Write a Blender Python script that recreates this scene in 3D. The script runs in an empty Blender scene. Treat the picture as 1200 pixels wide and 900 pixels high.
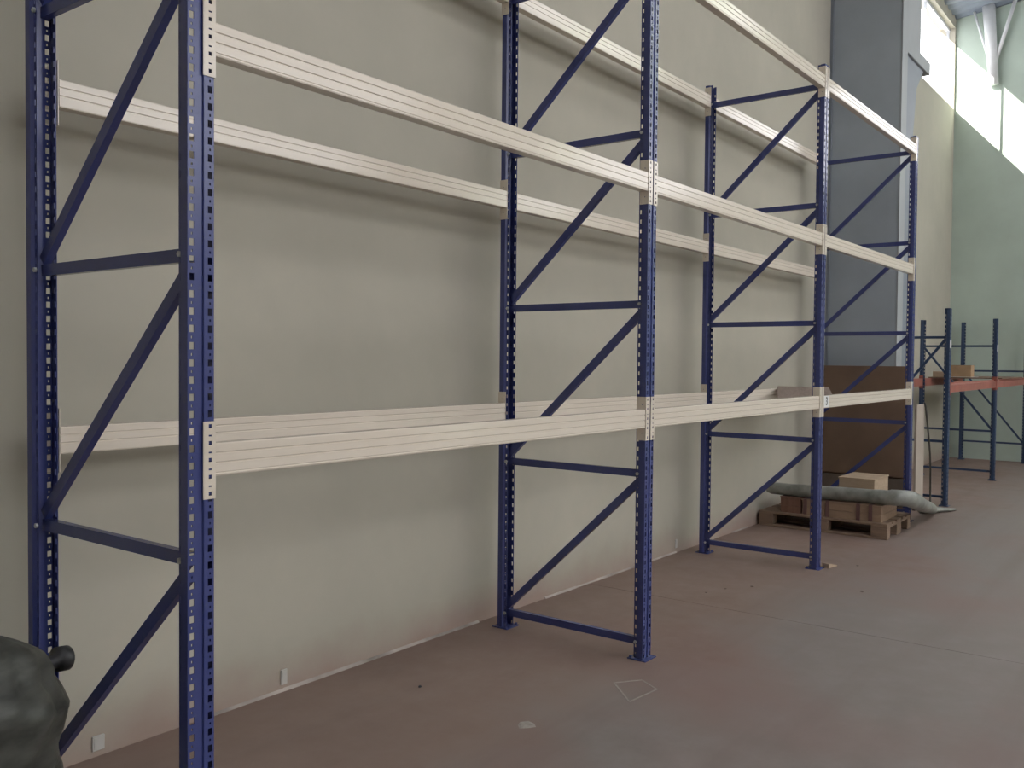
import bpy, bmesh, math, random
from mathutils import Vector, Matrix

random.seed(7)
scene = bpy.context.scene
COL = scene.collection

# ---------------------------------------------------------------- camera
YAW, PITCH, ROLL = math.radians(52.7188), math.radians(-1.5475), math.radians(0.5112)
F_PX = 1068.06
CAM = Vector((-1.5704, -2.3694, 1.5912))
fw = Vector((math.sin(YAW) * math.cos(PITCH), math.cos(YAW) * math.cos(PITCH), math.sin(PITCH)))
r0 = Vector((math.cos(YAW), -math.sin(YAW), 0))
u0 = r0.cross(fw)
rt = r0 * math.cos(ROLL) + u0 * math.sin(ROLL)
up = -r0 * math.sin(ROLL) + u0 * math.cos(ROLL)
cd = bpy.data.cameras.new('camera')
cd.sensor_width = 36.0
cd.lens = F_PX / 1200 * 36.0
cd.clip_start = 0.05
cam = bpy.data.objects.new('camera', cd)
COL.objects.link(cam)
cam.matrix_world = Matrix(((rt.x, up.x, -fw.x, CAM.x), (rt.y, up.y, -fw.y, CAM.y), (rt.z, up.z, -fw.z, CAM.z), (0, 0, 0, 1)))
scene.camera = cam

# ---------------------------------------------------------------- world, sun, exposure
world = bpy.data.worlds.new('daylight')
scene.world = world
world.use_nodes = True
bg = world.node_tree.nodes['Background']
bg.inputs['Color'].default_value = (0.97, 0.97, 1.0, 1)
bg.inputs['Strength'].default_value = 4.5

sd = bpy.data.lights.new('sun_offscreen', 'SUN')
sd.energy = 26.0
sd.angle = math.radians(0.6)
sd.color = (1.0, 0.95, 0.86)
sun = bpy.data.objects.new('sun_offscreen', sd)
COL.objects.link(sun)
sun.location = (2, 12, 14)
SUN_DIR = Vector((1.0, -0.50, -0.56)).normalized()
sun.rotation_euler = SUN_DIR.to_track_quat('-Z', 'Y').to_euler()

vs = scene.view_settings
vs.view_transform = 'Standard'
vs.look = 'None'
vs.gamma = 1.0
vs.use_curve_mapping = False
vs.exposure = 0.0

# ---------------------------------------------------------------- materials
def newmat(name):
    m = bpy.data.materials.new(name)
    m.use_nodes = True
    nt = m.node_tree
    return m, nt, nt.nodes['Principled BSDF']

def noise(nt, scale, detail=4, rough=0.55, coord='Object', stretch=None):
    tc = nt.nodes.new('ShaderNodeTexCoord')
    n = nt.nodes.new('ShaderNodeTexNoise')
    n.inputs['Scale'].default_value = scale
    n.inputs['Detail'].default_value = detail
    n.inputs['Roughness'].default_value = rough
    if stretch:
        mp = nt.nodes.new('ShaderNodeMapping')
        mp.inputs['Scale'].default_value = stretch
        nt.links.new(tc.outputs[coord], mp.inputs['Vector'])
        nt.links.new(mp.outputs['Vector'], n.inputs['Vector'])
    else:
        nt.links.new(tc.outputs[coord], n.inputs['Vector'])
    return n.outputs['Fac']

def ramp(nt, fac, stops):
    r = nt.nodes.new('ShaderNodeValToRGB')
    e = r.color_ramp.elements
    while len(e) < len(stops):
        e.new(0.5)
    for el, (p, c) in zip(e, stops):
        el.position = p
        el.color = (*c, 1) if len(c) == 3 else c
    nt.links.new(fac, r.inputs['Fac'])
    return r.outputs['Color']

def mix(nt, fac, a, b, mode='MIX'):
    m = nt.nodes.new('ShaderNodeMix')
    m.data_type = 'RGBA'
    m.blend_type = mode
    for s, v in ((0, fac), (6, a), (7, b)):
        if hasattr(v, 'links') or isinstance(v, bpy.types.NodeSocket):
            nt.links.new(v, m.inputs[s])
        elif isinstance(v, (int, float)):
            m.inputs[s].default_value = v
        else:
            m.inputs[s].default_value = (*v, 1)
    return m.outputs[2]

def math_node(nt, op, a, b=None, clamp=False):
    m = nt.nodes.new('ShaderNodeMath')
    m.operation = op
    m.use_clamp = clamp
    for i, v in enumerate((a, b)):
        if v is None:
            continue
        if isinstance(v, bpy.types.NodeSocket):
            nt.links.new(v, m.inputs[i])
        else:
            m.inputs[i].default_value = v
    return m.outputs[0]

def maprange(nt, v, a, b, c=0.0, d=1.0):
    m = nt.nodes.new('ShaderNodeMapRange')
    m.inputs[1].default_value, m.inputs[2].default_value = a, b
    m.inputs[3].default_value, m.inputs[4].default_value = c, d
    nt.links.new(v, m.inputs[0])
    return m.outputs[0]

def bump(nt, bsdf, fac, strength, dist=0.01):
    b = nt.nodes.new('ShaderNodeBump')
    b.inputs['Strength'].default_value = strength
    b.inputs['Distance'].default_value = dist
    nt.links.new(fac, b.inputs['Height'])
    nt.links.new(b.outputs['Normal'], bsdf.inputs['Normal'])

def sepxyz(nt):
    tc = nt.nodes.new('ShaderNodeTexCoord')
    s = nt.nodes.new('ShaderNodeSeparateXYZ')
    nt.links.new(tc.outputs['Object'], s.inputs[0])
    return s.outputs

def simple(name, c, rough=0.5, var=0.12, scale=8.0, metallic=0.0, spec=0.5, stretch=None, bmp=0.0):
    m, nt, b = newmat(name)
    f = noise(nt, scale, stretch=stretch)
    lo = tuple(v * (1 - var) for v in c)
    hi = tuple(min(1, v * (1 + var)) for v in c)
    nt.links.new(ramp(nt, f, [(0.3, lo), (0.7, hi)]), b.inputs['Base Color'])
    b.inputs['Roughness'].default_value = rough
    b.inputs['Metallic'].default_value = metallic
    b.inputs['Specular IOR Level'].default_value = spec
    if bmp:
        bump(nt, b, f, bmp)
    return m

# painted plaster of the long wall: mottled, red dust splashed up from the floor, a 
def wall_material():
    m, nt, b = newmat('wall_plaster')
    n1 = noise(nt, 0.9, 5)
    n2 = noise(nt, 7.0, 4)
    base = ramp(nt, n1, [(0.30, (0.405, 0.382, 0.318)), (0.70, (0.47, 0.44, 0.365))])
    base = mix(nt, maprange(nt, n2, 0.35, 0.75, 0.0, 0.12), base, (0.33, 0.32, 0.27))
    xyz = sepxyz(nt)
    z = xyz[2]
    n3 = noise(nt, 2.2, 5)
    h = math_node(nt, 'ADD', z, maprange(nt, n3, 0.25, 0.75, 0.09, -0.09))
    dust = maprange(nt, h, 0.24, 0.0, 0.0, 0.75)
    base = mix(nt, dust, base, (0.33, 0.225, 0.195))
    nt.links.new(base, b.inputs['Base Color'])
    b.inputs['Roughness'].default_value = 0.85
    b.inputs['Specular IOR Level'].default_value = 0.25
    bump(nt, b, n2, 0.08, 0.01)
    return m

def floor_material():
    m, nt, b = newmat('floor_concrete')
    n1 = noise(nt, 0.8, 6, 0.6)
    n2 = noise(nt, 5.0, 6, 0.65)
    n3 = noise(nt, 1.0, 4, 0.6, stretch=(0.16, 2.2, 1))
    red = ramp(nt, n1, [(0.3, (0.210, 0.148, 0.122)), (0.7, (0.270, 0.195, 0.163))])
    grey = ramp(nt, n2, [(0.3, (0.195, 0.163, 0.149)), (0.72, (0.262, 0.227, 0.212))])
    xyz = sepxyz(nt)
    yy = math_node(nt, 'ADD', xyz[1], maprange(nt, n1, 0.3, 0.7, 0.45, -0.45))
    base = mix(nt, maprange(nt, yy, 0.15, -0.75), red, grey)
    base = mix(nt, maprange(nt, n3, 0.52, 0.72, 0.0, 0.35), base, (0.15, 0.11, 0.095))
    # reddish patch
    base = mix(nt, maprange(nt, noise(nt, 0.55, 3), 0.5, 0.72, 0, 0.4), base, (0.24, 0.135, 0.118))
    nt.links.new(base, b.inputs['Base Color'])
    nt.links.new(maprange(nt, n2, 0.3, 0.7, 0.5, 0.68), b.inputs['Roughness'])
    b.inputs['Specular IOR Level'].default_value = 0.4
    bump(nt, b, n2, 0.06, 0.01)
    return m

M = {}
M['wall'] = wall_material()
M['floor'] = floor_material()
M['joint'] = simple('joint_dark', (0.10, 0.08, 0.07), 0.9)
M['green_wall'] = simple('end_wall_paint', (0.50, 0.585, 0.51), 0.85, 0.08, 1.2, spec=0.25)
M['roof'] = simple('roof_sheet', (0.20, 0.23, 0.28), 0.5, 0.1, 2.0)
M['pier'] = simple('pier_cladding', (0.36, 0.40, 0.44), 0.55, 0.10, 1.5)
M['pier_trim'] = simple('pier_trim', (0.33, 0.345, 0.355), 0.6, 0.06, 2.0)
M['steel_grey'] = simple('column_steel', (0.20, 0.225, 0.26), 0.5, 0.1, 2.0)
M['steel_white'] = simple('white_steel', (0.75, 0.76, 0.77), 0.5, 0.05)

def rack_blue():
    m, nt, b = newmat('rack_blue_paint')
    f = noise(nt, 30.0, 4)
    g = noise(nt, 2.0, 4)
    c = ramp(nt, g, [(0.3, (0.041, 0.053, 0.175)), (0.7, (0.052, 0.067, 0.205))])
    c = mix(nt, maprange(nt, f, 0.62, 0.78, 0.0, 0.35), c, (0.10, 0.11, 0.15))
    nt.links.new(c, b.inputs['Base Color'])
    b.inputs['Roughness'].default_value = 0.24
    b.inputs['Specular IOR Level'].default_value = 0.5
    return m
M['blue'] = rack_blue()
M['blue_far'] = simple('far_rack_blue', (0.030, 0.055, 0.115), 0.45, 0.12, 6.0)
M['orange'] = simple('orange_paint', (0.30, 0.095, 0.07), 0.5, 0.15, 4.0)
M['bolt'] = simple('bolt_zinc', (0.42, 0.44, 0.48), 0.4, 0.1, metallic=0.6)

def beam_white():
    m, nt, b = newmat('beam_cream_paint')
    f = noise(nt, 3.0, 6, 0.7, stretch=(0.25, 3, 3))
    c = ramp(nt, f, [(0.25, (0.63, 0.555, 0.465)), (0.75, (0.72, 0.645, 0.55))])
    g = noise(nt, 16.0, 5, 0.7, stretch=(0.3, 2, 2))
    c = mix(nt, maprange(nt, g, 0.66, 0.76, 0.0, 0.5), c, (0.40, 0.33, 0.26))
    nt.links.new(c, b.inputs['Base Color'])
    b.inputs['Roughness'].default_value = 0.14
    return m
M['cream'] = beam_white()
M['label'] = simple('label_white', (0.66, 0.66, 0.66), 0.5, 0.03)
M['ink'] = simple('ink_black', (0.02, 0.02, 0.025), 0.6)

def wood(name, a, bcol, stretch):
    m, nt, b = newmat(name)
    f = noise(nt, 6.0, 6, 0.65, stretch=stretch)
    nt.links.new(ramp(nt, f, [(0.25, a), (0.75, bcol)]), b.inputs['Base Color'])
    b.inputs['Roughness'].default_value = 0.8
    b.inputs['Specular IOR Level'].default_value = 0.25
    bump(nt, b, f, 0.12)
    return m
M['pallet'] = wood('pallet_wood', (0.19, 0.13, 0.095), (0.29, 0.205, 0.145), (6, 0.8, 6))
M['crate'] = wood('crate_wood', (0.25, 0.17, 0.115), (0.36, 0.25, 0.175), (6, 0.8, 4))
M['crate_red'] = wood('crate_red_wood', (0.16, 0.082, 0.06), (0.23, 0.125, 0.09), (6, 6, 0.8))
M['crate_pale'] = wood('crate_pale_wood', (0.36, 0.27, 0.19), (0.46, 0.35, 0.25), (4, 1, 6))
M['fibre'] = simple('brown_board', (0.185, 0.118, 0.078), 0.75, 0.14, 2.5)
M['timber_dark'] = simple('dark_timber', (0.125, 0.095, 0.075), 0.85, 0.2, 5.0)
M['strap'] = simple('strap_dark', (0.13, 0.065, 0.06), 0.6)
M['shelf_board'] = wood('loose_board_wood', (0.22, 0.165, 0.14), (0.32, 0.25, 0.215), (1, 8, 8))
M['pale_board'] = simple('pale_board', (0.40, 0.34, 0.285), 0.75, 0.08, 2.0)
M['carton'] = simple('carton', (0.42, 0.28, 0.165), 0.8, 0.1)
M['film'] = simple('plastic_film', (0.235, 0.24, 0.215), 0.36, 0.4, 7.0, bmp=0.3)
M['tarp'] = simple('grey_wrap', (0.055, 0.056, 0.049), 0.45, 0.55, 6.0, stretch=(1, 1, 3), bmp=0.5)
M['black'] = simple('black_plastic', (0.03, 0.03, 0.033), 0.5)
M['hose'] = simple('hose_rubber', (0.06, 0.055, 0.045), 0.6)
M['plate'] = simple('plate_white', (0.50, 0.48, 0.45), 0.5, 0.05)
M['chalk'] = simple('chalk', (0.33, 0.295, 0.26), 0.9, 0.2, 30)
M['sealant'] = simple('sealant', (0.38, 0.33, 0.295), 0.8, 0.45, 3.0)
M['frame'] = simple('window_frame', (0.5, 0.52, 0.55), 0.5, 0.05)

def glass_material():
    m, nt, b = newmat('window_glass')
    out = nt.nodes['Material Output']
    tr = nt.nodes.new('ShaderNodeBsdfTransparent')
    gl = nt.nodes.new('ShaderNodeBsdfGlossy')
    gl.inputs['Roughness'].default_value = 0.05
    mx = nt.nodes.new('ShaderNodeMixShader')
    mx.inputs[0].default_value = 0.06
    nt.links.new(tr.outputs[0], mx.inputs[1])
    nt.links.new(gl.outputs[0], mx.inputs[2])
    nt.links.new(mx.outputs[0], out.inputs['Surface'])
    return m
M['glass'] = glass_material()

# ---------------------------------------------------------------- helpers
def link(name, me, mat, parent=None, loc=(0, 0, 0), rot=(0, 0, 0)):
    if mat is not None and len(me.materials) == 0:
        me.materials.append(mat)
    o = bpy.data.objects.new(name, me)
    COL.objects.link(o)
    o.location = loc
    o.rotation_euler = rot
    if parent is not None:
        o.parent = parent
    return o

def to_mesh(name, bm, smooth=False):
    bmesh.ops.recalc_face_normals(bm, faces=bm.faces[:])
    me = bpy.data.meshes.new(name)
    bm.to_mesh(me)
    bm.free()
    if smooth:
        for p in me.polygons:
            p.use_smooth = True
    return me

def add_box(bm, lo, hi, bevel=0.0):
    c = [(a + b) / 2 for a, b in zip(lo, hi)]
    s = [b - a for a, b in zip(lo, hi)]
    g = bmesh.ops.create_cube(bm, size=1.0, matrix=Matrix.Translation(c) @ Matrix.Diagonal((*s, 1)))
    if bevel:
        es = list({e for v in g['verts'] for e in v.link_edges})
        bmesh.ops.bevel(bm, geom=es, offset=bevel, segments=1, affect='EDGES')

def box_mesh(name, lo, hi, bevel=0.0):
    bm = bmesh.new()
    add_box(bm, lo, hi, bevel)
    return to_mesh(name, bm)

def extrude_profile(name, pts, axis, a, b, closed=True):
    """solid prism: 2-D profile pts swept along an axis from a to b"""
    bm = bmesh.new()
    def v3(p, t):
        if axis == 'x':
            return (t, p[0], p[1])
        if axis == 'y':
            return (p[0], t, p[1])
        return (p[0], p[1], t)
    va = [bm.verts.new(v3(p, a)) for p in pts]
    vb = [bm.verts.new(v3(p, b)) for p in pts]
    n = len(pts)
    for i in range(n):
        j = (i + 1) % n
        bm.faces.new((va[i], va[j], vb[j], vb[i]))
    bm.faces.new(va)
    bm.faces.new(vb[::-1])
    return to_mesh(name, bm)

def tube_mesh(name, pts, radii, seg=12, squash=None, lump=0.0):
    bm = bmesh.new()
    rings = []
    n = len(pts)
    pts = [Vector(p) for p in pts]
    for i, p in enumerate(pts):
        d = (pts[min(i + 1, n - 1)] - pts[max(i - 1, 0)]).normalized()
        side = d.cross(Vector((0, 0, 1))).normalized()
        upv = side.cross(d).normalized()
        ring = []
        for k in range(seg):
            a = 2 * math.pi * k / seg
            r = radii[i] * (1 + lump * (random.random() - 0.5))
            sq = squash[i] if squash else (1, 1)
            ring.append(bm.verts.new(p + side * math.cos(a) * r * sq[0] + upv * math.sin(a) * r * sq[1]))
        rings.append(ring)
    for i in range(n - 1):
        for k in range(seg):
            l = (k + 1) % seg
            bm.faces.new((rings[i][k], rings[i][l], rings[i + 1][l], rings[i + 1][k]))
    bm.faces.new(rings[0][::-1])
    bm.faces.new(rings[-1])
    return to_mesh(name, bm, True)

def thing(name, label, cat, loc=(0, 0, 0), rot=(0, 0, 0), group=None):
    o = bpy.data.objects.new(name, None)
    o.empty_display_size = 0.1
    COL.objects.link(o)
    o.location = loc
    o.rotation_euler = rot
    return tag(o, label, cat, group)

def tag(o, label, cat, group=None):
    o['label'] = label
    o['category'] = cat
    if group:
        o['group'] = group
    return o

def struct(o, label=None):
    o['kind'] = 'structure'
    if label:
        o['label'] = label
    return o

# ---------------------------------------------------------------- the hall
X0, X1 = -7.0, 15.2          # back wall, end wall
YW, YO = 1.10, -13.0         # long wall, far side wall
ZR = 7.35                    # roof height at the long wall
SILL, HEAD = 5.85, 7.20

def floor():
    fl = struct(link('floor', box_mesh('floor_base', (X0, YO, -0.30), (X1, YW, -0.012)), M['joint']),
                'dusty reddish grey concrete warehouse floor')
    for a, b in ((X0, -3.6), (-3.595, 3.8975), (3.9025, 11.4), (11.405, X1)):
        link('floor_slab', box_mesh('floor_slab', (a, YO, -0.012), (b, YW, 0.0)), M['floor'], fl)
    # chalked outline on the concrete
    bm = bmesh.new()
    q = [Vector(p) for p in ((2.29, -0.08, 0), (2.41, -0.17, 0), (2.34, -0.29, 0), (2.12, -0.265, 0))]
    for i in range(4):
        a, b = q[i], q[(i + 1) % 4]
        d = (b - a).normalized()
        s = Vector((-d.y, d.x, 0)) * 0.004
        zt = Vector((0, 0, 0.0012))
        lo = [a - s, b - s, b + s, a + s]
        vb = [bm.verts.new(p) for p in lo]
        vt = [bm.verts.new(p + zt) for p in lo]
        bm.faces.new(vt)
        for k in range(4):
            bm.faces.new((vb[k], vb[(k + 1) % 4], vt[(k + 1) % 4], vt[k]))
    link('chalk_outline', to_mesh('chalk_outline', bm), M['chalk'], fl)
floor()

# long wall, with a ribbon window high up at its far end
bm = bmesh.new()
WX0, WX1 = 12.15, 15.14
add_box(bm, (X0, YW, -0.3), (X1 + 0.25, YW + 0.25, SILL))
add_box(bm, (X0, YW, HEAD), (X1 + 0.25, YW + 0.25, ZR + 0.3))
add_box(bm, (X0, YW, SILL), (WX0, YW + 0.25, HEAD))
add_box(bm, (WX1, YW, SILL), (X1 + 0.25, YW + 0.25, HEAD))
struct(link('wall_left', to_mesh('wall_left', bm), M['wall']), 'grey beige plaster wall behind the tall racks')

w1 = struct(link('window_1', box_mesh('window_rail', (WX0, YW + 0.08, SILL), (WX1, YW + 0.14, SILL + 0.05)), M['frame']), 'bright ribbon window high under the roof')
link('window_rail', box_mesh('window_rail', (WX0, YW + 0.08, HEAD - 0.05), (WX1, YW + 0.14, HEAD)), M['frame'], w1)
WXS = [WX0, 13.55, WX1]
for xa in WXS:
    link('mullion', box_mesh('mullion', (xa - 0.012, YW + 0.09, SILL), (xa + 0.012, YW + 0.13, HEAD)), M['frame'], w1)
for xa, xb in zip(WXS, WXS[1:]):
    link('pane', box_mesh('pane', (xa + 0.012, YW + 0.105, SILL + 0.05), (xb - 0.012, YW + 0.112, HEAD - 0.05)), M['glass'], w1)

# end wall, windows in its upper part further along
EY0, EY1, EZ0, EZ1 = -8.6, -1.6, 4.9, 6.6
bm = bmesh.new()
add_box(bm, (X1, YO, -0.3), (X1 + 0.25, YW, EZ0))
add_box(bm, (X1, YO, EZ1), (X1 + 0.25, YW, ZR + 2.0))
add_box(bm, (X1, EY1, EZ0), (X1 + 0.25, YW, EZ1))
add_box(bm, (X1, YO, EZ0), (X1 + 0.25, EY0, EZ1))
struct(link('wall_end', to_mesh('wall_end', bm), M['green_wall']), 'pale green end wall behind the low rack')
w2 = struct(link('window_2_offscreen', box_mesh('window_rail', (X1 + 0.08, EY0, EZ0), (X1 + 0.14, EY1, EZ0 + 0.05)), M['frame']), 'upper window row in the green end wall')
link('window_rail', box_mesh('window_rail', (X1 + 0.08, EY0, EZ1 - 0.05), (X1 + 0.14, EY1, EZ1)), M['frame'], w2)
for i in range(6):
    ya = EY0 + i * (EY1 - EY0) / 5
    link('mullion', box_mesh('mullion', (X1 + 0.08, ya - 0.03, EZ0), (X1 + 0.14, ya + 0.03, EZ1)), M['frame'], w2)
for i in range(5):
    ya = EY0 + i * (EY1 - EY0) / 5
    link('pane', box_mesh('pane', (X1 + 0.105, ya + 0.03, EZ0 + 0.05), (X1 + 0.112, ya + (EY1 - EY0) / 5 - 0.03, EZ1 - 0.05)), M['glass'], w2)

struct(link('wall_back', box_mesh('wall_back', (X0 - 0.25, YO, -0.3), (X0, YW + 0.25, ZR + 2.0)), M['wall']))

# corrugated roof rising away from the long wall, with clear strips over the aisle
SLOPE = 0.10
def roof_strip(y0, y1):
    bm = bmesh.new()
    nx = int((X1 - X0) / 0.25) * 4
    xs = [X0 - 0.25 + k * (X1 - X0 + 0.5) / nx for k in range(nx + 1)]
    prof = [0.0, 0.035, 0.035, 0.0]
    rows = []
    for y in (y0, y1):
        rows.append([(x, y, ZR + SLOPE * (YW - y) + prof[k % 4]) for k, x in enumerate(xs)])
    lo = [[bm.verts.new(p) for p in r] for r in rows]
    hi = [[bm.verts.new((p[0], p[1], p[2] + 0.04)) for p in r] for r in rows]
    for k in range(nx):
        bm.faces.new((lo[0][k], lo[0][k + 1], lo[1][k + 1], lo[1][k]))
        bm.faces.new((hi[0][k], hi[1][k], hi[1][k + 1], hi[0][k + 1]))
        for e in (0, 1):
            bm.faces.new((lo[e][k], hi[e][k], hi[e][k + 1], lo[e][k + 1]))
    for k in (0, nx):
        bm.faces.new((lo[0][k], lo[1][k], hi[1][k], hi[0][k]))
    return to_mesh('roof_sheet', bm)
SKY_STRIPS = [(-4.4, -7.6)]
SKY_X0 = -2.0
edges_y = [YW + 0.25] + [v for st_ in SKY_STRIPS for v in st_] + [YO - 0.25]
ceil = struct(link('ceiling', roof_strip(edges_y[0], edges_y[1]), M['roof']), 'corrugated metal roof')
for i in range(2, len(edges_y), 2):
    link('roof_sheet', roof_strip(edges_y[i], edges_y[i + 1]), M['roof'], ceil)
for y0, y1 in SKY_STRIPS:
    for k in range(8):
        xa = SKY_X0 + k * (X1 - SKY_X0) / 8
        zc = lambda y: ZR + SLOPE * (YW - y) + 0.05
        me = bpy.data.meshes.new('skylight_pane')
        w_ = (X1 - SKY_X0) / 8 - 0.08
        vs_ = [(xa, y0, zc(y0)), (xa + w_, y0, zc(y0)), (xa + w_, y1, zc(y1)), (xa, y1, zc(y1))]
        vs_ += [(x_, y_, z_ + 0.01) for x_, y_, z_ in vs_]
        me.from_pydata(vs_, [], [(3, 2, 1, 0), (4, 5, 6, 7), (0, 1, 5, 4), (1, 2, 6, 5), (2, 3, 7, 6), (3, 0, 4, 7)])
        link('skylight_pane_offscreen', me, M['glass'], ceil)
        link('skylight_bar', box_mesh('skylight_bar', (xa + w_, y1, zc(y0) - 0.02), (xa + w_ + 0.08, y0, zc(y1) + 0.02)), M['frame'], ceil)

for y0, y1 in SKY_STRIPS:     # plain sheet where the clear strip has not begun
    me = bpy.data.meshes.new('roof_sheet')
    vs_ = [(x_, y_, ZR + SLOPE * (YW - y_) + dz_) for dz_ in (0.0, 0.04) for x_, y_ in ((X0 - 0.25, y0), (SKY_X0, y0), (SKY_X0, y1), (X0 - 0.25, y1))]
    me.from_pydata(vs_, [], [(3, 2, 1, 0), (4, 5, 6, 7), (0, 1, 5, 4), (1, 2, 6, 5), (2, 3, 7, 6), (3, 0, 4, 7)])
    link('roof_sheet', me, M['roof'], ceil)

# far side of the hall: solid below, glazed above
RZ0, RZ1 = 4.4, 8.2
bm = bmesh.new()
add_box(bm, (X0, YO - 0.25, -0.3), (X1 + 0.25, YO, RZ0))
add_box(bm, (X0, YO - 0.25, RZ1), (X1 + 0.25, YO, ZR + 2.0))
for xa, xb in ((X0, X0 + 0.6), (3.4, 4.6), (X1 - 0.6, X1 + 0.25)):
    add_box(bm, (xa, YO - 0.25, RZ0), (xb, YO, RZ1))
struct(link('wall_right', to_mesh('wall_right', bm), M['wall']))
w3 = struct(link('window_3_offscreen', box_mesh('window_rail', (X0 + 0.6, YO - 0.14, RZ0), (X1 - 0.6, YO - 0.08, RZ0 + 0.06)), M['frame']))
for xa, xb in ((X0 + 0.6, 3.4), (4.6, X1 - 0.6)):
    for k in range(4):
        w_ = (xb - xa) / 4
        link('pane', box_mesh('pane', (xa + k * w_ + 0.03, YO - 0.115, RZ0 + 0.06), (xa + (k + 1) * w_ - 0.03, YO - 0.108, RZ1)), M['glass'], w3)
        link('mullion', box_mesh('mullion', (xa + k * w_ - 0.03, YO - 0.14, RZ0 + 0.06), (xa + k * w_ + 0.03, YO - 0.08, RZ1)), M['frame'], w3)

# clad pier that steps out of the wall past the tall racks
pier = struct(link('trim_1', box_mesh('pier', (8.90, 0.34, 0.0), (9.10, YW, ZR), 0.004), M['pier']), 'dark grey clad pier stepping out of the wall')
link('pier_edge', box_mesh('pier_edge', (8.895, 0.325, 0.0), (9.11, 0.34, ZR)), M['pier_trim'], pier)
link('joint_strip', box_mesh('joint_strip', (8.875, YW - 0.03, 0.0), (8.90, YW, ZR)), M['steel_grey'], pier)
# tapered steel column with its bracket beam, behind the pier
colm = struct(link('trim_2', extrude_profile('column', [(9.115, 0.0), (9.40, 0.0), (9.50, 4.0), (9.66, 4.75), (9.95, 5.02), (9.95, 5.16), (9.115, 5.16)], 'y', 0.36, 0.54), M['steel_grey']), 'tapered grey steel column beside the pier')
link('bracket_beam', box_mesh('bracket_beam', (9.115, 0.33, 5.02), (10.15, 0.56, 5.16), 0.004), M['pier_trim'], colm)
link('upper_post', box_mesh('upper_post', (9.115, 0.36, 5.16), (9.80, 0.52, ZR)), M['pier_trim'], colm)
# white steel strut and braces high on the end wall
st = struct(link('trim_3', tube_mesh('strut', [(15.12, 0.50, 6.15), (15.11, 0.60, 7.45)], [0.075, 0.10], 10), M['steel_white']), 'white steel strut high on the end wall')
link('strut_brace', tube_mesh('strut_brace', [(15.12, 0.50, 6.45), (15.12, 0.20, 7.50)], [0.03, 0.03], 8), M['steel_white'], st)
link('strut_brace', tube_mesh('strut_brace', [(15.12, 0.52, 6.35), (15.12, 0.83, 7.45)], [0.02, 0.02], 8), M['steel_white'], st)

# bead of sealant along the foot of the wall
def sealant():
    bm = bmesh.new()
    x = -1.0
    while x < 8.6:
        w = random.uniform(0.25, 0.7)
        if random.random() < 0.72:
            h = random.uniform(0.006, 0.013)
            pts = [(YW, 0.0), (YW - h, 0.0), (YW - h * 0.4, h * 0.8), (YW, h * 1.2)]
            va = [bm.verts.new((x, *p)) for p in pts]
            vb = [bm.verts.new((x + w, *p)) for p in pts]
            for i in range(4):
                j = (i + 1) % 4
                bm.faces.new((va[i], va[j], vb[j], vb[i]))
            bm.faces.new(va); bm.faces.new(vb[::-1])
        x += w
    return to_mesh('sealant', bm)
struct(link('baseboard_left', sealant(), M['sealant']), 'broken pale sealant line along the foot of the wall')

# ---------------------------------------------------------------- rack parts
L, D = 2.71, 0.92
HPOST = 3.845
PITCH_H = 0.05

def post_mesh(name, height, sc=1.0, slots=True):
    """open omega section facing -y with punched slots"""
    T = 0.0026
    # profile stations (x, y, hole kind of the strip that starts here)
    half = [(0.0, -0.024, ''), (0.003, -0.024, ''), (0.008, -0.024, ''), (0.010, -0.030, ''), (0.023, -0.030, 'S'), (0.028, -0.030, 'SC'), (0.033, -0.030, 'S'),
            (0.038, -0.030, ''), (0.0435, -0.030, ''), (0.045, -0.0285, ''), (0.045, 0.004, ''), (0.034, 0.011, ''), (0.034, 0.0155, 'H'), (0.034, 0.0245, ''), (0.034, 0.030, None)]
    prof = []
    for x, y, k in reversed(half[1:]):
        prof.append([-x, y])
    prof += [[x, y] for x, y, k in half]
    kinds = [k for _, _, k in half[:-1]]
    strip = list(reversed(kinds)) + kinds
    n = len(prof)
    zs = [0.0]
    rows = []
    z = 0.012
    zs.append(z); rows.append('')
    while z + PITCH_H <= height - 0.005:
        for h, kind in ((0.021, 'slot'), (0.011, ''), (0.007, 'small'), (0.011, '')):
            z += h
            zs.append(z); rows.append(kind)
    zs.append(height); rows.append('')
    bm = bmesh.new()
    grid = [[bm.verts.new((p[0] * sc, p[1] * sc, zz)) for p in prof] for zz in zs]
    for r, kind in enumerate(rows):
        for c in range(n - 1):
            k = strip[c]
            if slots:
                if kind == 'slot' and ('S' in k or k == 'H'):
                    continue
                if kind == 'small' and k == 'SC':
                    continue
            bm.faces.new((grid[r][c], grid[r][c + 1], grid[r + 1][c + 1], grid[r + 1][c]))
    loose = [v for v in bm.verts if not v.link_faces]
    bmesh.ops.delete(bm, geom=loose, context='VERTS')
    bmesh.ops.recalc_face_normals(bm, faces=bm.faces[:])
    bmesh.ops.solidify(bm, geom=bm.faces[:], thickness=T)
    return to_mesh(name, bm)

def channel_mesh(name, length, h=0.040, w=0.026, t=0.003):
    """C channel along +y, open towards +x, centred"""
    a = w / 2
    pts = [(-a, -h / 2), (a, -h / 2), (a, -h / 2 + t), (-a + t, -h / 2 + t), (-a + t, h / 2 - t), (a, h / 2 - t), (a, h / 2), (-a, h / 2)]
    return extrude_profile(name, pts, 'y', -length / 2, length / 2)

def bolt_mesh():
    bm = bmesh.new()
    bmesh.ops.create_cone(bm, cap_ends=True, segments=6, radius1=0.009, radius2=0.009, depth=0.008, matrix=Matrix.Rotation(math.pi / 2, 4, 'Y'))
    return to_mesh('bolt', bm)

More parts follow.
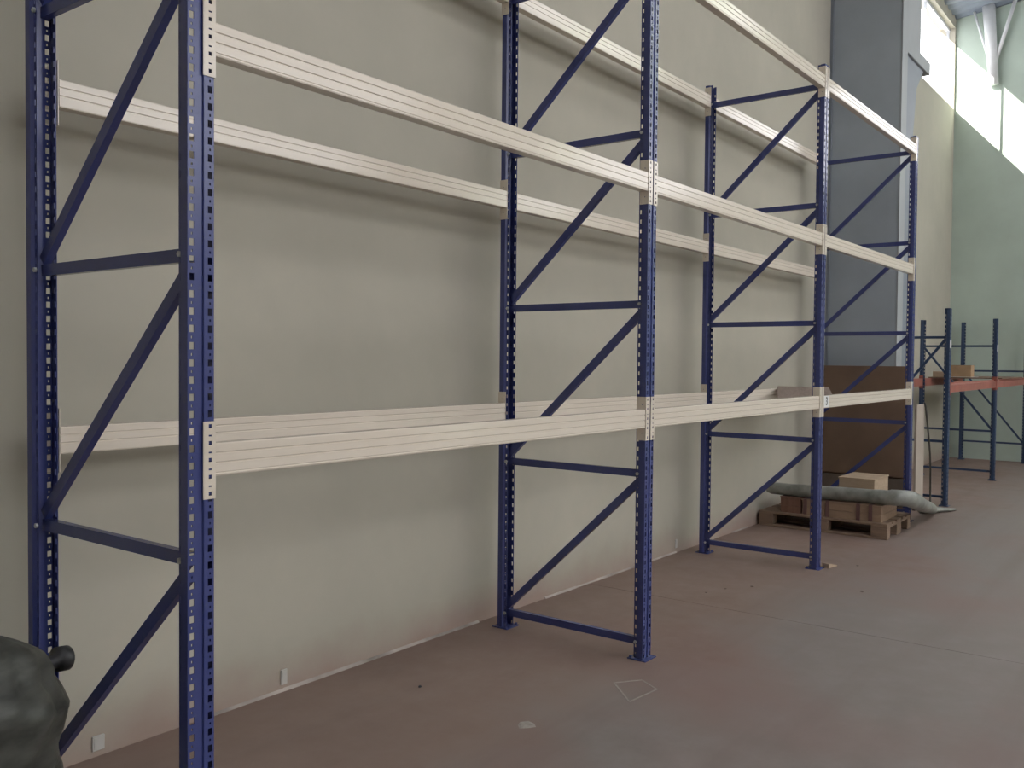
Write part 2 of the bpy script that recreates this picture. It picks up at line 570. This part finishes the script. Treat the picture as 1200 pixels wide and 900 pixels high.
def base_mesh(sc=1.0):
    bm = bmesh.new()
    add_box(bm, (-0.06 * sc, -0.055 * sc, 0), (0.06 * sc, 0.055 * sc, 0.006))
    for sx in (-1, 1):
        bmesh.ops.create_cone(bm, cap_ends=True, segments=6, radius1=0.008, radius2=0.008, depth=0.012, matrix=Matrix.Translation((sx * 0.048 * sc, 0.042 * sc, 0.011)))
    return to_mesh('base_plate', bm)

POST = post_mesh('post', HPOST)
BOLT = bolt_mesh()
BASE = base_mesh()
NODES = [0.09 + 0.9 * i for i in range(5)]
HBR = channel_mesh('horizontal_brace', D - 0.028)
dz = 0.9 - 0.07
DLEN = math.hypot(D - 0.03, dz)
DBR = channel_mesh('diagonal_brace', DLEN)
DANG = math.atan2(dz, D - 0.03)

def upright(x, label, group):
    t = thing('upright_frame', label, 'rack frame', (x, 0, 0), group=group)
    for rear in (0, 1):
        p = link('post', POST, M['blue'], t, (0, D * rear, 0), (0, 0, math.pi * rear))
        link('base_plate', BASE, M['blue'], p)
        for z in NODES:
            s = -1 if not rear else 1
            link('bolt', BOLT, M['bolt'], p, (s * 0.0385, 0.020, z))
    for z in NODES:
        link('horizontal_brace', HBR, M['blue'], t, (0, D / 2, z))
    for i in range(4):
        link('diagonal_brace', DBR, M['blue'], t, (0.0, D / 2, (NODES[i] + NODES[i + 1]) / 2), (-DANG, 0, 0))
    return t

FRAMES = ['tall blue slotted frame beside the grey wrapped bundle',
          'tall blue slotted frame standing by the chalk outline on the floor',
          'tall blue slotted frame with a wooden wedge at its front foot',
          'tall blue slotted frame at the row end before the brown board']
for k in range(4):
    upright(k * L, FRAMES[k], 'tall blue rack frames along the wall')

# cream box beams with hooked end connectors
BH, BD = 0.098, 0.050
def beam_profile():
    # (y, z) with y=-0.030 the face towards the aisle
    f = -0.030
    b = f + BD
    h = BH
    g = 0.0035
    def grooves(y, d):
        out = []
        for c in (0.70, 0.40):
            out += [(y, (c + 0.035) * h), (y + d, (c + 0.012) * h), (y + d, (c - 0.012) * h), (y, (c - 0.035) * h)]
        return out
    front = [(f + 0.004, h), (f, h - 0.004)] + grooves(f, g) + [(f, 0.12 * h), (f + 0.002, 0.10 * h), (f + 0.002, 0.085 * h), (f, 0.07 * h), (f, 0.004), (f + 0.002, 0.0)]
    back = [(b - 0.002, 0.0), (b, 0.004)] + grooves(b, -g)[::-1] + [(b, h - 0.004), (b - 0.004, h)]
    return front + back
GAP = 0.050
BEAM = extrude_profile('box_section', beam_profile(), 'x', GAP, L - GAP)

def connector_mesh():
    """angle for the left end of a beam: flange on the post face and flange on the post side; z from -0.065 to 0.165"""
    bm = bmesh.new()
    z0, z1 = -0.066, 0.164
    xs = [0.006, 0.0235, 0.0350, 0.0475]
    zs = [z0]
    rows = []
    z = z0 + 0.010
    zs.append(z); rows.append(0)
    for i in range(5):
        if i == 4:
            z += 0.012; zs.append(z); rows.append(1)
            break
        for h, k in ((0.012, 1), (0.0135, 0), (0.005, 2), (0.0195, 0)):
            z += h; zs.append(z); rows.append(k)
    zs.append(z1); rows.append(0)
    yf = -0.0335
    grid = [[bm.verts.new((x, yf, zz)) for x in xs] for zz in zs]
    for r, k in enumerate(rows):
        for c in range(3):
            if c == 1 and k:
                continue
            bm.faces.new((grid[r][c], grid[r][c + 1], grid[r + 1][c + 1], grid[r + 1][c]))
    ys = [yf, -0.012, -0.006, 0.006, 0.020]
    side = [[grid[r][3]] + [bm.verts.new((0.0475, y, zz)) for y in ys[1:]] for r, zz in enumerate(zs)]
    for r, k in enumerate(rows):
        for c in range(4):
            if c == 1 and k == 2 and (r < 5 or r > len(rows) - 7):
                continue
            bm.faces.new((side[r][c], side[r][c + 1], side[r + 1][c + 1], side[r + 1][c]))
    bmesh.ops.delete(bm, geom=[v for v in bm.verts if not v.link_faces], context='VERTS')
    bmesh.ops.recalc_face_normals(bm, faces=bm.faces[:])
    bmesh.ops.solidify(bm, geom=bm.faces[:], thickness=0.003)
    return to_mesh('end_connector', bm)

CONN_A = connector_mesh()
CONN_B = CONN_A.copy()
CONN_B.transform(Matrix.Translation((L, 0, 0)) @ Matrix.Diagonal((-1, 1, 1, 1)))
CONN_B.flip_normals()

LEVELS = [('lower', 1.236), ('middle', 2.476), ('upper', 3.664)]
BAYS = ['first bay from the grey bundle', 'second bay from the grey bundle', 'bay above the pallet']
beams = {}
for lv, (lname, z) in enumerate(LEVELS):
    for bay in range(3):
        for rear in (0, 1):
            if lv == 2 and bay == 0 and not rear:
                continue
            side = 'wall-side' if rear else 'aisle-side'
            lab = f'cream steel {lname} beam, {side}, {BAYS[bay]}'
            if rear:
                t = thing('rack_beam', lab, 'rack beam', ((bay + 1) * L, D, z), (0, 0, math.pi), 'cream rack beams')
            else:
                t = thing('rack_beam', lab, 'rack beam', (bay * L, 0, z), group='cream rack beams')
            link('box_section', BEAM, M['cream'], t)
            link('end_connector', CONN_A, M['cream'], t)
            link('end_connector', CONN_B, M['cream'], t)
            beams[lv, bay, rear] = t

# number sticker on the lower aisle-side beam of the third bay
stick = link('number_sticker', box_mesh('number_sticker', (0.056, -0.0318, 0.006), (0.176, -0.0298, 0.094)), M['label'], beams[0, 2, 0])
stick['label'] = 'white sticker with a black number 3'
def glyph(txt, size):
    cu = bpy.data.curves.new('digit', 'FONT')
    cu.body = txt
    cu.size = size
    cu.extrude = 0.0004
    cu.offset = 0.0015
    cu.align_x = 'CENTER'
    cu.align_y = 'CENTER'
    tmp = bpy.data.objects.new('digit_tmp', cu)
    COL.objects.link(tmp)
    dg = bpy.context.evaluated_depsgraph_get()
    dg.update()
    me = bpy.data.meshes.new_from_object(tmp.evaluated_get(dg))
    bpy.data.objects.remove(tmp)
    bpy.data.curves.remove(cu)
    me.materials.clear()
    return me
link('digit', glyph('3', 0.090), M['ink'], stick, (0.116, -0.0322, 0.050), (math.pi / 2, 0, 0))

# ---------------------------------------------------------------- far low rack
HF = 2.2
FPOST = post_mesh('post', HF, 0.95)
FPOST_TALL = post_mesh('post', 2.27, 0.95)
FX = [9.42, 12.28, 14.98]
FY0, FD = -0.08, 0.92
FBASE = base_mesh(0.9)
FHB = channel_mesh('horizontal_brace', FD - 0.03, 0.028, 0.022)
def brace_between(t, y0, z0, y1, z1):
    ln = math.hypot(y1 - y0, z1 - z0)
    link('diagonal_brace', channel_mesh('diagonal_brace', ln, 0.028, 0.022), M['blue_far'], t, (0, (y0 + y1) / 2, (z0 + z1) / 2), (math.atan2(z1 - z0, y1 - y0), 0, 0))
FLAB = ['low blue frame with a white sticker next to the pier', 'low blue frame in the middle of the orange beam rack', 'low blue frame against the green end wall']
FN = [([0.10, 0.72, 1.88], (0.02, 1.86, 0.90, 0.74)), ([0.12, 0.67, 1.83], (0.90, 1.81, 0.02, 0.69)), ([0.31, 1.47], (0.90, 1.45, 0.02, 0.33))]
for k, x in enumerate(FX):
    t = thing('low_upright_frame', FLAB[k], 'rack frame', (x, FY0, 0), group='low blue rack frames by the end wall')
    for rear in (0, 1):
        p = link('post', FPOST_TALL if k == 2 else FPOST, M['blue_far'], t, (0, FD * rear, 0), (0, 0, math.pi * rear))
        link('base_plate', FBASE, M['blue_far'], p)
        if not rear and k < 2:
            s = link('sticker', box_mesh('sticker', (-0.032, -0.0315, 0.0), (0.038, -0.0285, 0.085)), M['label'], p, (0, 0, 1.76))
    for z in FN[k][0]:
        link('horizontal_brace', FHB, M['blue_far'], t, (0, FD / 2, z))
    brace_between(t, *FN[k][1])

def orange_beam_mesh(ln):
    return extrude_profile('box_section', [(-0.026, 0), (0.02, 0), (0.02, 0.11), (0.0, 0.11), (0.0, 0.095), (-0.026, 0.08)], 'x', 0.046, ln - 0.046)
OCON = None
for bay in range(2):
    ln = FX[bay + 1] - FX[bay]
    OB = orange_beam_mesh(ln)
    for rear in (0, 1):
        lab = f"orange step beam, {'wall-side' if rear else 'aisle-side'}, {'next to the pier' if bay == 0 else 'next to the end wall'}"
        if rear:
            t = thing('orange_beam', lab, 'rack beam', (FX[bay + 1], FY0 + FD, 1.265), (0, 0, math.pi), 'orange rack beams')
        else:
            t = thing('orange_beam', lab, 'rack beam', (FX[bay], FY0, 1.265), group='orange rack beams')
        link('box_section', OB, M['orange'], t)
        for e in (0, 1):
            bm = bmesh.new()
            xa = 0.006 if not e else ln - 0.0455
            add_box(bm, (xa, -0.0330, -0.03), (xa + 0.0395, -0.0300, 0.15))
            xb = 0.0430 if not e else ln - 0.0460
            add_box(bm, (xb, -0.0330, -0.03), (xb + 0.003, 0.02, 0.15))
            link('end_connector', to_mesh('end_connector', bm), M['orange'], t)

# shelf deck, carton and small box on the far rack
dk = thing('shelf_deck', 'thin brown board deck on the orange beams', 'shelf board', (0, 0, 1.375))
for i in range(5):
    xa = 12.72 + i * 0.36
    link('plank', box_mesh('plank', (xa, FY0 - 0.02, 0.0), (xa + 0.345, FY0 + FD + 0.02, 0.016)), M['fibre'], dk)
def carton(name, label, cat, lo, hi, mat, lip=True, group=None):
    c = [(lo[0] + hi[0]) / 2, (lo[1] + hi[1]) / 2, lo[2]]
    t = thing(name, label, cat, c, group=group)
    a = [lo[i] - c[i] for i in range(3)]
    b = [hi[i] - c[i] for i in range(3)]
    link('body', box_mesh('body', a, (b[0], b[1], b[2] - 0.006), 0.004), mat, t)
    for s in (0, 1):
        ym = (a[1] + b[1]) / 2
        y0, y1 = (a[1], ym - 0.002) if s == 0 else (ym + 0.002, b[1])
        link('flap', box_mesh('flap', (a[0], y0, b[2] - 0.006), (b[0], y1, b[2])), mat, t)
    return t
carton('carton', 'small brown carton on the board deck of the low rack', 'carton', (13.0, 0.345, 1.396), (13.22, 0.63, 1.565), M['carton'])
carton('carton', 'small pale carton tucked against the rear post of the low rack', 'carton', (12.80, 0.60, 1.391), (12.98, 0.82, 1.47), M['crate_pale'])

slip = link('white_slip_sheet', box_mesh('white_slip_sheet', (12.97, 0.29, 0.0), (13.25, 0.645, 0.005)), M['label'], None, (0, 0, 1.391))
tag(slip, 'thin white sheet under the brown carton on the low rack', 'sheet')

# ---------------------------------------------------------------- brown board pack at the pier
tim = []
bp = thing('board_pack', 'tall brown fibreboard panels standing on dark timbers by the pier', 'board', (8.76, 0.60, 0.0))
for i in range(3):
    link('panel', box_mesh('panel', (-0.07 + i * 0.036, -0.445, 0.365 - 0.02 * (i > 0)), (-0.07 + i * 0.036 + 0.033, 0.455, 1.555 - 0.012 * i), 0.002), M['fibre'], bp)
for i, (y0, y1) in enumerate(((-0.46, -0.10), (-0.06, 0.46))):
    link('timber', box_mesh('timber', (-0.09, y0, 0.0), (0.10, y1, 0.175), 0.004), M['timber_dark'], bp)
link('timber', box_mesh('timber', (-0.085, -0.46, 0.175), (0.10, 0.46, 0.345), 0.004), M['timber_dark'], bp)

pb = thing('pale_board', 'pale narrow board standing upright in front of the pier', 'board', (9.0, 0.10, 0.0))
link('panel', box_mesh('panel', (-0.16, -0.012, 0.03), (0.17, 0.012, 1.14), 0.003), M['pale_board'], pb)
link('foot', box_mesh('foot', (-0.17, -0.016, 0.0), (0.18, 0.016, 0.03), 0.003), M['timber_dark'], pb)

hp = [(9.145, 0.088, 1.149), (9.147, 0.080, 1.146), (9.137, 0.071, 1.11), (9.157, 0.064, 1.02), (9.195, 0.060, 0.90), (9.25, 0.056, 0.75), (9.30, 0.052, 0.58), (9.325, 0.050, 0.40), (9.33, 0.048, 0.20), (9.325, 0.045, 0.06), (9.30, 0.035, 0.012)]
hz = link('hose', tube_mesh('hose', hp, [0.010] * len(hp), 8), M['hose'])
tag(hz, 'thin dark hose hanging over the pale upright board', 'hose')

# ---------------------------------------------------------------- pallet with crates
def pallet(x0, y0):
    t = thing('pallet', 'wooden pallet on the floor under the third rack bay', 'pallet', (x0 + 0.4, y0 + 0.6, 0))
    xs = [(-0.4, 0.145), (-0.2275, 0.10), (-0.0725, 0.145), (0.1275, 0.10), (0.255, 0.145)]
    for xa, w in xs:
        link('deck_board', box_mesh('deck_board', (xa, -0.6, 0.122), (xa + w, 0.6, 0.144), 0.003), M['pallet'], t)
    for yc in (-0.5275, 0.0, 0.5275):
        link('stringer', box_mesh('stringer', (-0.4, yc - 0.0725, 0.100), (0.4, yc + 0.0725, 0.122), 0.003), M['pallet'], t)
        for xc, w in ((-0.35, 0.10), (0.0, 0.145), (0.35, 0.10)):
            link('block', box_mesh('block', (xc - w / 2, yc - 0.0725, 0.022), (xc + w / 2, yc + 0.0725, 0.100), 0.003), M['pallet'], t)
    for xc, w in ((-0.35, 0.10), (0.0, 0.145), (0.35, 0.10)):
        link('bottom_board', box_mesh('bottom_board', (xc - w / 2, -0.6, 0.0), (xc + w / 2, 0.6, 0.022), 0.003), M['pallet'], t)
pallet(6.94, -0.13)

def crate(name, label, lo, hi, mat, planks=3, straps=()):
    c = Vector(((lo[0] + hi[0]) / 2, (lo[1] + hi[1]) / 2, lo[2]))
    t = thing(name, label, 'crate', c)
    a = Vector(lo) - c
    b = Vector(hi) - c
    th = 0.012
    H = (b.z - a.z - th)
    for i in range(planks):
        z0 = a.z + i * H / planks
        z1 = a.z + (i + 1) * H / planks - 0.003
        for s in (0, 1):
            x0 = a.x if s == 0 else b.x - th
            link('side_plank', box_mesh('side_plank', (x0, a.y, z0), (x0 + th, b.y, z1), 0.0015), mat, t)
            y0 = a.y if s == 0 else b.y - th
            link('end_plank', box_mesh('end_plank', (a.x + th, y0, z0), (b.x - th, y0 + th, z1), 0.0015), mat, t)
    nb = 3
    W = (b.x - a.x) / nb
    for i in range(nb):
        link('lid_plank', box_mesh('lid_plank', (a.x + i * W - (0.006 if i == 0 else 0), a.y - 0.006, b.z - th), (a.x + (i + 1) * W - 0.003 + (0.009 if i == nb - 1 else 0), b.y + 0.006, b.z), 0.0015), mat, t)
    link('floor_plank', box_mesh('floor_plank', (a.x + th, a.y + th, a.z), (b.x - th, b.y - th, a.z + 0.01)), mat, t)
    for y in straps:
        yl = y - c.y
        bm = bmesh.new()
        add_box(bm, (a.x - 0.009, yl - 0.016, a.z + 0.002), (a.x - 0.0015, yl + 0.016, b.z + 0.002))
        add_box(bm, (a.x - 0.009, yl - 0.016, b.z), (b.x + 0.008, yl + 0.016, b.z + 0.003))
        link('strap', to_mesh('strap', bm), M['strap'], t)
ZP = 0.144
crate('crate', 'reddish brown wooden crate at the wall end of the pallet', (6.985, 0.675, ZP), (7.50, 0.87, ZP + 0.150), M['crate_red'], 2)
crate('crate', 'plain brown wooden crate between the red crate and the strapped crate', (6.985, 0.445, ZP), (7.50, 0.660, ZP + 0.145), M['crate'], 2, (0.63,))
crate('crate', 'long wooden crate with dark straps at the aisle end of the pallet', (6.985, -0.065, ZP), (7.50, 0.430, ZP + 0.150), M['crate'], 2, (0.42, 0.14, 0.03))
crate('crate', 'small pale wooden crate stacked on top of the strapped crate', (7.20, 0.06, ZP + 0.155), (7.66, 0.385, ZP + 0.155 + 0.205), M['crate_pale'], 2)

# wrapped roll lying across the crates, its end bent to the floor
rp, rr = [], []
ctrl = [((7.045, 1.03, 0.352), 0.040), ((7.045, 0.98, 0.356), 0.058), ((7.043, 0.70, 0.358), 0.060), ((7.04, 0.42, 0.362), 0.063), ((7.04, 0.15, 0.366), 0.066), ((7.04, -0.08, 0.369), 0.069),
        ((7.055, -0.19, 0.374), 0.074), ((7.13, -0.265, 0.366), 0.076), ((7.32, -0.275, 0.318), 0.072), ((7.75, -0.235, 0.225), 0.066), ((8.25, -0.185, 0.140), 0.058), ((8.62, -0.135, 0.070), 0.048), ((8.80, -0.11, 0.045), 0.036)]
roll = thing('wrapped_roll', 'long grey plastic wrapped roll lying over the pallet crates', 'roll', (7.04, 0.3, 0.295))
off = Vector((7.04, 0.3, 0.295))
fine_p, fine_r = [], []
for i in range(len(ctrl) - 1):
    for s in range(4):
        u = s / 4
        fine_p.append(Vector(ctrl[i][0]).lerp(Vector(ctrl[i + 1][0]), u) - off)
        fine_r.append((ctrl[i][1] * (1 - u) + ctrl[i + 1][1] * u) * random.uniform(0.97, 1.03))
fine_p.append(Vector(ctrl[-1][0]) - off); fine_r.append(ctrl[-1][1])
link('wrap', tube_mesh('wrap', fine_p, fine_r, 16, lump=0.06), M['film'], roll)
fe = [(8.71, 0.01, 0.016), (8.77, -0.045, 0.020), (8.84, -0.10, 0.033), (8.94, -0.145, 0.027), (9.04, -0.195, 0.018), (9.13, -0.235, 0.014), (9.16, -0.245, 0.010)]
link('film_end', tube_mesh('film_end', [Vector(p) - off for p in fe], [0.03, 0.055, 0.07, 0.06, 0.045, 0.03, 0.01], 12, [(1, z[2] / r) for z, r in zip(fe, [0.03, 0.055, 0.07, 0.06, 0.045, 0.03, 0.01])], 0.15), M['film'], roll)

# loose board lying askew on the lower beams of the third bay
lb = link('loose_board', box_mesh('loose_board', (-1.30, -0.468, 0.0), (0.0, 0.0, 0.018), 0.003), M['shelf_board'], None, (7.0, 0.925, 1.337), (0, -0.080, math.atan2(0.36, 0.933)))
tag(lb, 'loose brown board lying askew on the lower beams above the pallet', 'board')

# wooden wedge under the foot of the third frame
bm = bmesh.new()
v = [bm.verts.new(p) for p in ((0, -0.03, 0), (0.13, -0.02, 0), (0.13, 0.02, 0), (0, 0.03, 0), (0, -0.03, 0.034), (0.13, -0.02, 0.008), (0.13, 0.02, 0.008), (0, 0.03, 0.034))]
for f in ((0, 1, 2, 3), (4, 5, 6, 7), (0, 1, 5, 4), (1, 2, 6, 5), (2, 3, 7, 6), (3, 0, 4, 7)):
    bm.faces.new([v[i] for i in f])
wd = link('wooden_wedge', to_mesh('wooden_wedge', bm), M['crate_pale'], None, (5.488, -0.060, 0), (0, 0, -0.25))
tag(wd, 'pale wooden wedge at the front foot of a tall frame', 'wedge')

# ---------------------------------------------------------------- grey wrapped bundle in the corner
def bundle_mesh():
    bm = bmesh.new()
    nz, na = 40, 64
    H = 0.75
    rings = []
    for i in range(nz + 1):
        u = i / nz
        z = H * u
        k = (1 - max(0, (u - 0.60) / 0.40) ** 3.0) ** 0.6 if u < 1 else 0.0
        k = max(k, 0.02)
        ring = []
        for j in range(na):
            a = 2 * math.pi * j / na
            fold = 0.035 * math.sin(5 * a + 11 * u) + 0.05 * abs(math.sin(7 * a - 9 * u + 1.3)) + 0.03 * math.sin(3 * a + 25 * u) + 0.025 * abs(math.sin(11 * a + 26 * u))
            r = k * (1 + fold) * (1.0 + 0.06 * math.sin(4.2 * u * math.pi))
            ring.append(bm.verts.new((0.33 * r * math.cos(a), 0.22 * r * math.sin(a), z)))
        rings.append(ring)
    for i in range(nz):
        for j in range(na):
            l = (j + 1) % na
            bm.faces.new((rings[i][j], rings[i][l], rings[i + 1][l], rings[i + 1][j]))
    bm.faces.new(rings[0][::-1]); bm.faces.new(rings[-1])
    return to_mesh('wrapping', bm, True)
bd = thing('wrapped_bundle', 'grey plastic wrapped bundle with a black pipe end in the corner', 'bundle', (-0.455, 0.62, 0))
link('wrapping', bundle_mesh(), M['tarp'], bd)
cap = link('pipe_end', tube_mesh('pipe_end', [(0.16, -0.02, 0.55), (0.32, 0.0, 0.580), (0.348, 0.004, 0.586), (0.352, 0.005, 0.588), (0.388, 0.012, 0.583), (0.395, 0.013, 0.582)], [0.024, 0.024, 0.026, 0.041, 0.041, 0.034], 18), M['black'], bd)
cap['label'] = 'black round pipe end'
# ---------------------------------------------------------------- small things on wall and floor
def plate(x, z, w, h, label):
    t = thing('wall_plate', label, 'wall plate', (x, YW, z))
    link('cover', box_mesh('cover', (-w / 2, -0.008, -h / 2), (w / 2, 0.0, h / 2), 0.002), M['plate'], t)
    link('lip', box_mesh('lip', (-w / 2 + 0.006, -0.010, -h / 2 + 0.008), (w / 2 - 0.006, -0.008, h / 2 - 0.008)), M['plate'], t)
plate(1.206, 0.068, 0.036, 0.072, 'small white plate low on the wall in the first open bay')
plate(0.29, 0.055, 0.05, 0.06, 'small pale plate low on the wall behind the near frame')
plate(5.25, 0.075, 0.03, 0.07, 'small pale plate low on the wall before the wedged frame')

def pebble(label, x, y, r, mat, flat=0.5, name='debris_chip', cat='debris', group=None, n=7):
    bm = bmesh.new()
    bot, top = [], []
    for k in range(n):
        a = 2 * math.pi * k / n
        q = r * random.uniform(0.7, 1.15)
        bot.append(bm.verts.new((q * math.cos(a), q * math.sin(a), 0)))
        top.append(bm.verts.new((q * 0.7 * math.cos(a), q * 0.7 * math.sin(a), r * flat)))
    bm.faces.new(bot[::-1]); bm.faces.new(top)
    for k in range(n):
        l = (k + 1) % n
        bm.faces.new((bot[k], bot[l], top[l], top[k]))
    tag(link(name, to_mesh(name, bm), mat, None, (x, y, 0), (0, 0, random.random() * 6)), label, cat, group)
pebble('black chip lying alone on the bare floor of the first bay', 1.649, 0.627, 0.009, M['ink'], 0.8)
pebble('flat off-white scrap on the floor in front of the first bay', 1.60, -0.05, 0.045, M['chalk'], 0.05, 'paper_scrap', 'scrap')
for x, y, r, lab in ((4.383, 0.271, 0.010, 'dark crumb on the floor midway between the chalk outline and the wedge'), (4.20, 0.33, 0.008, 'smallest dark crumb on the floor before the wedged frame'),
                     (4.56, 0.15, 0.014, 'flat dark crumb on the floor closest to the wedge'), (5.72, -0.234, 0.012, 'dark crumb on the floor past the wedge towards the pallet'),
                     (4.92, -0.50, 0.015, 'broad dark crumb out on the open aisle floor')):
    pebble(lab, x, y, r, M['timber_dark'], 0.3, group='dark crumbs on the floor')
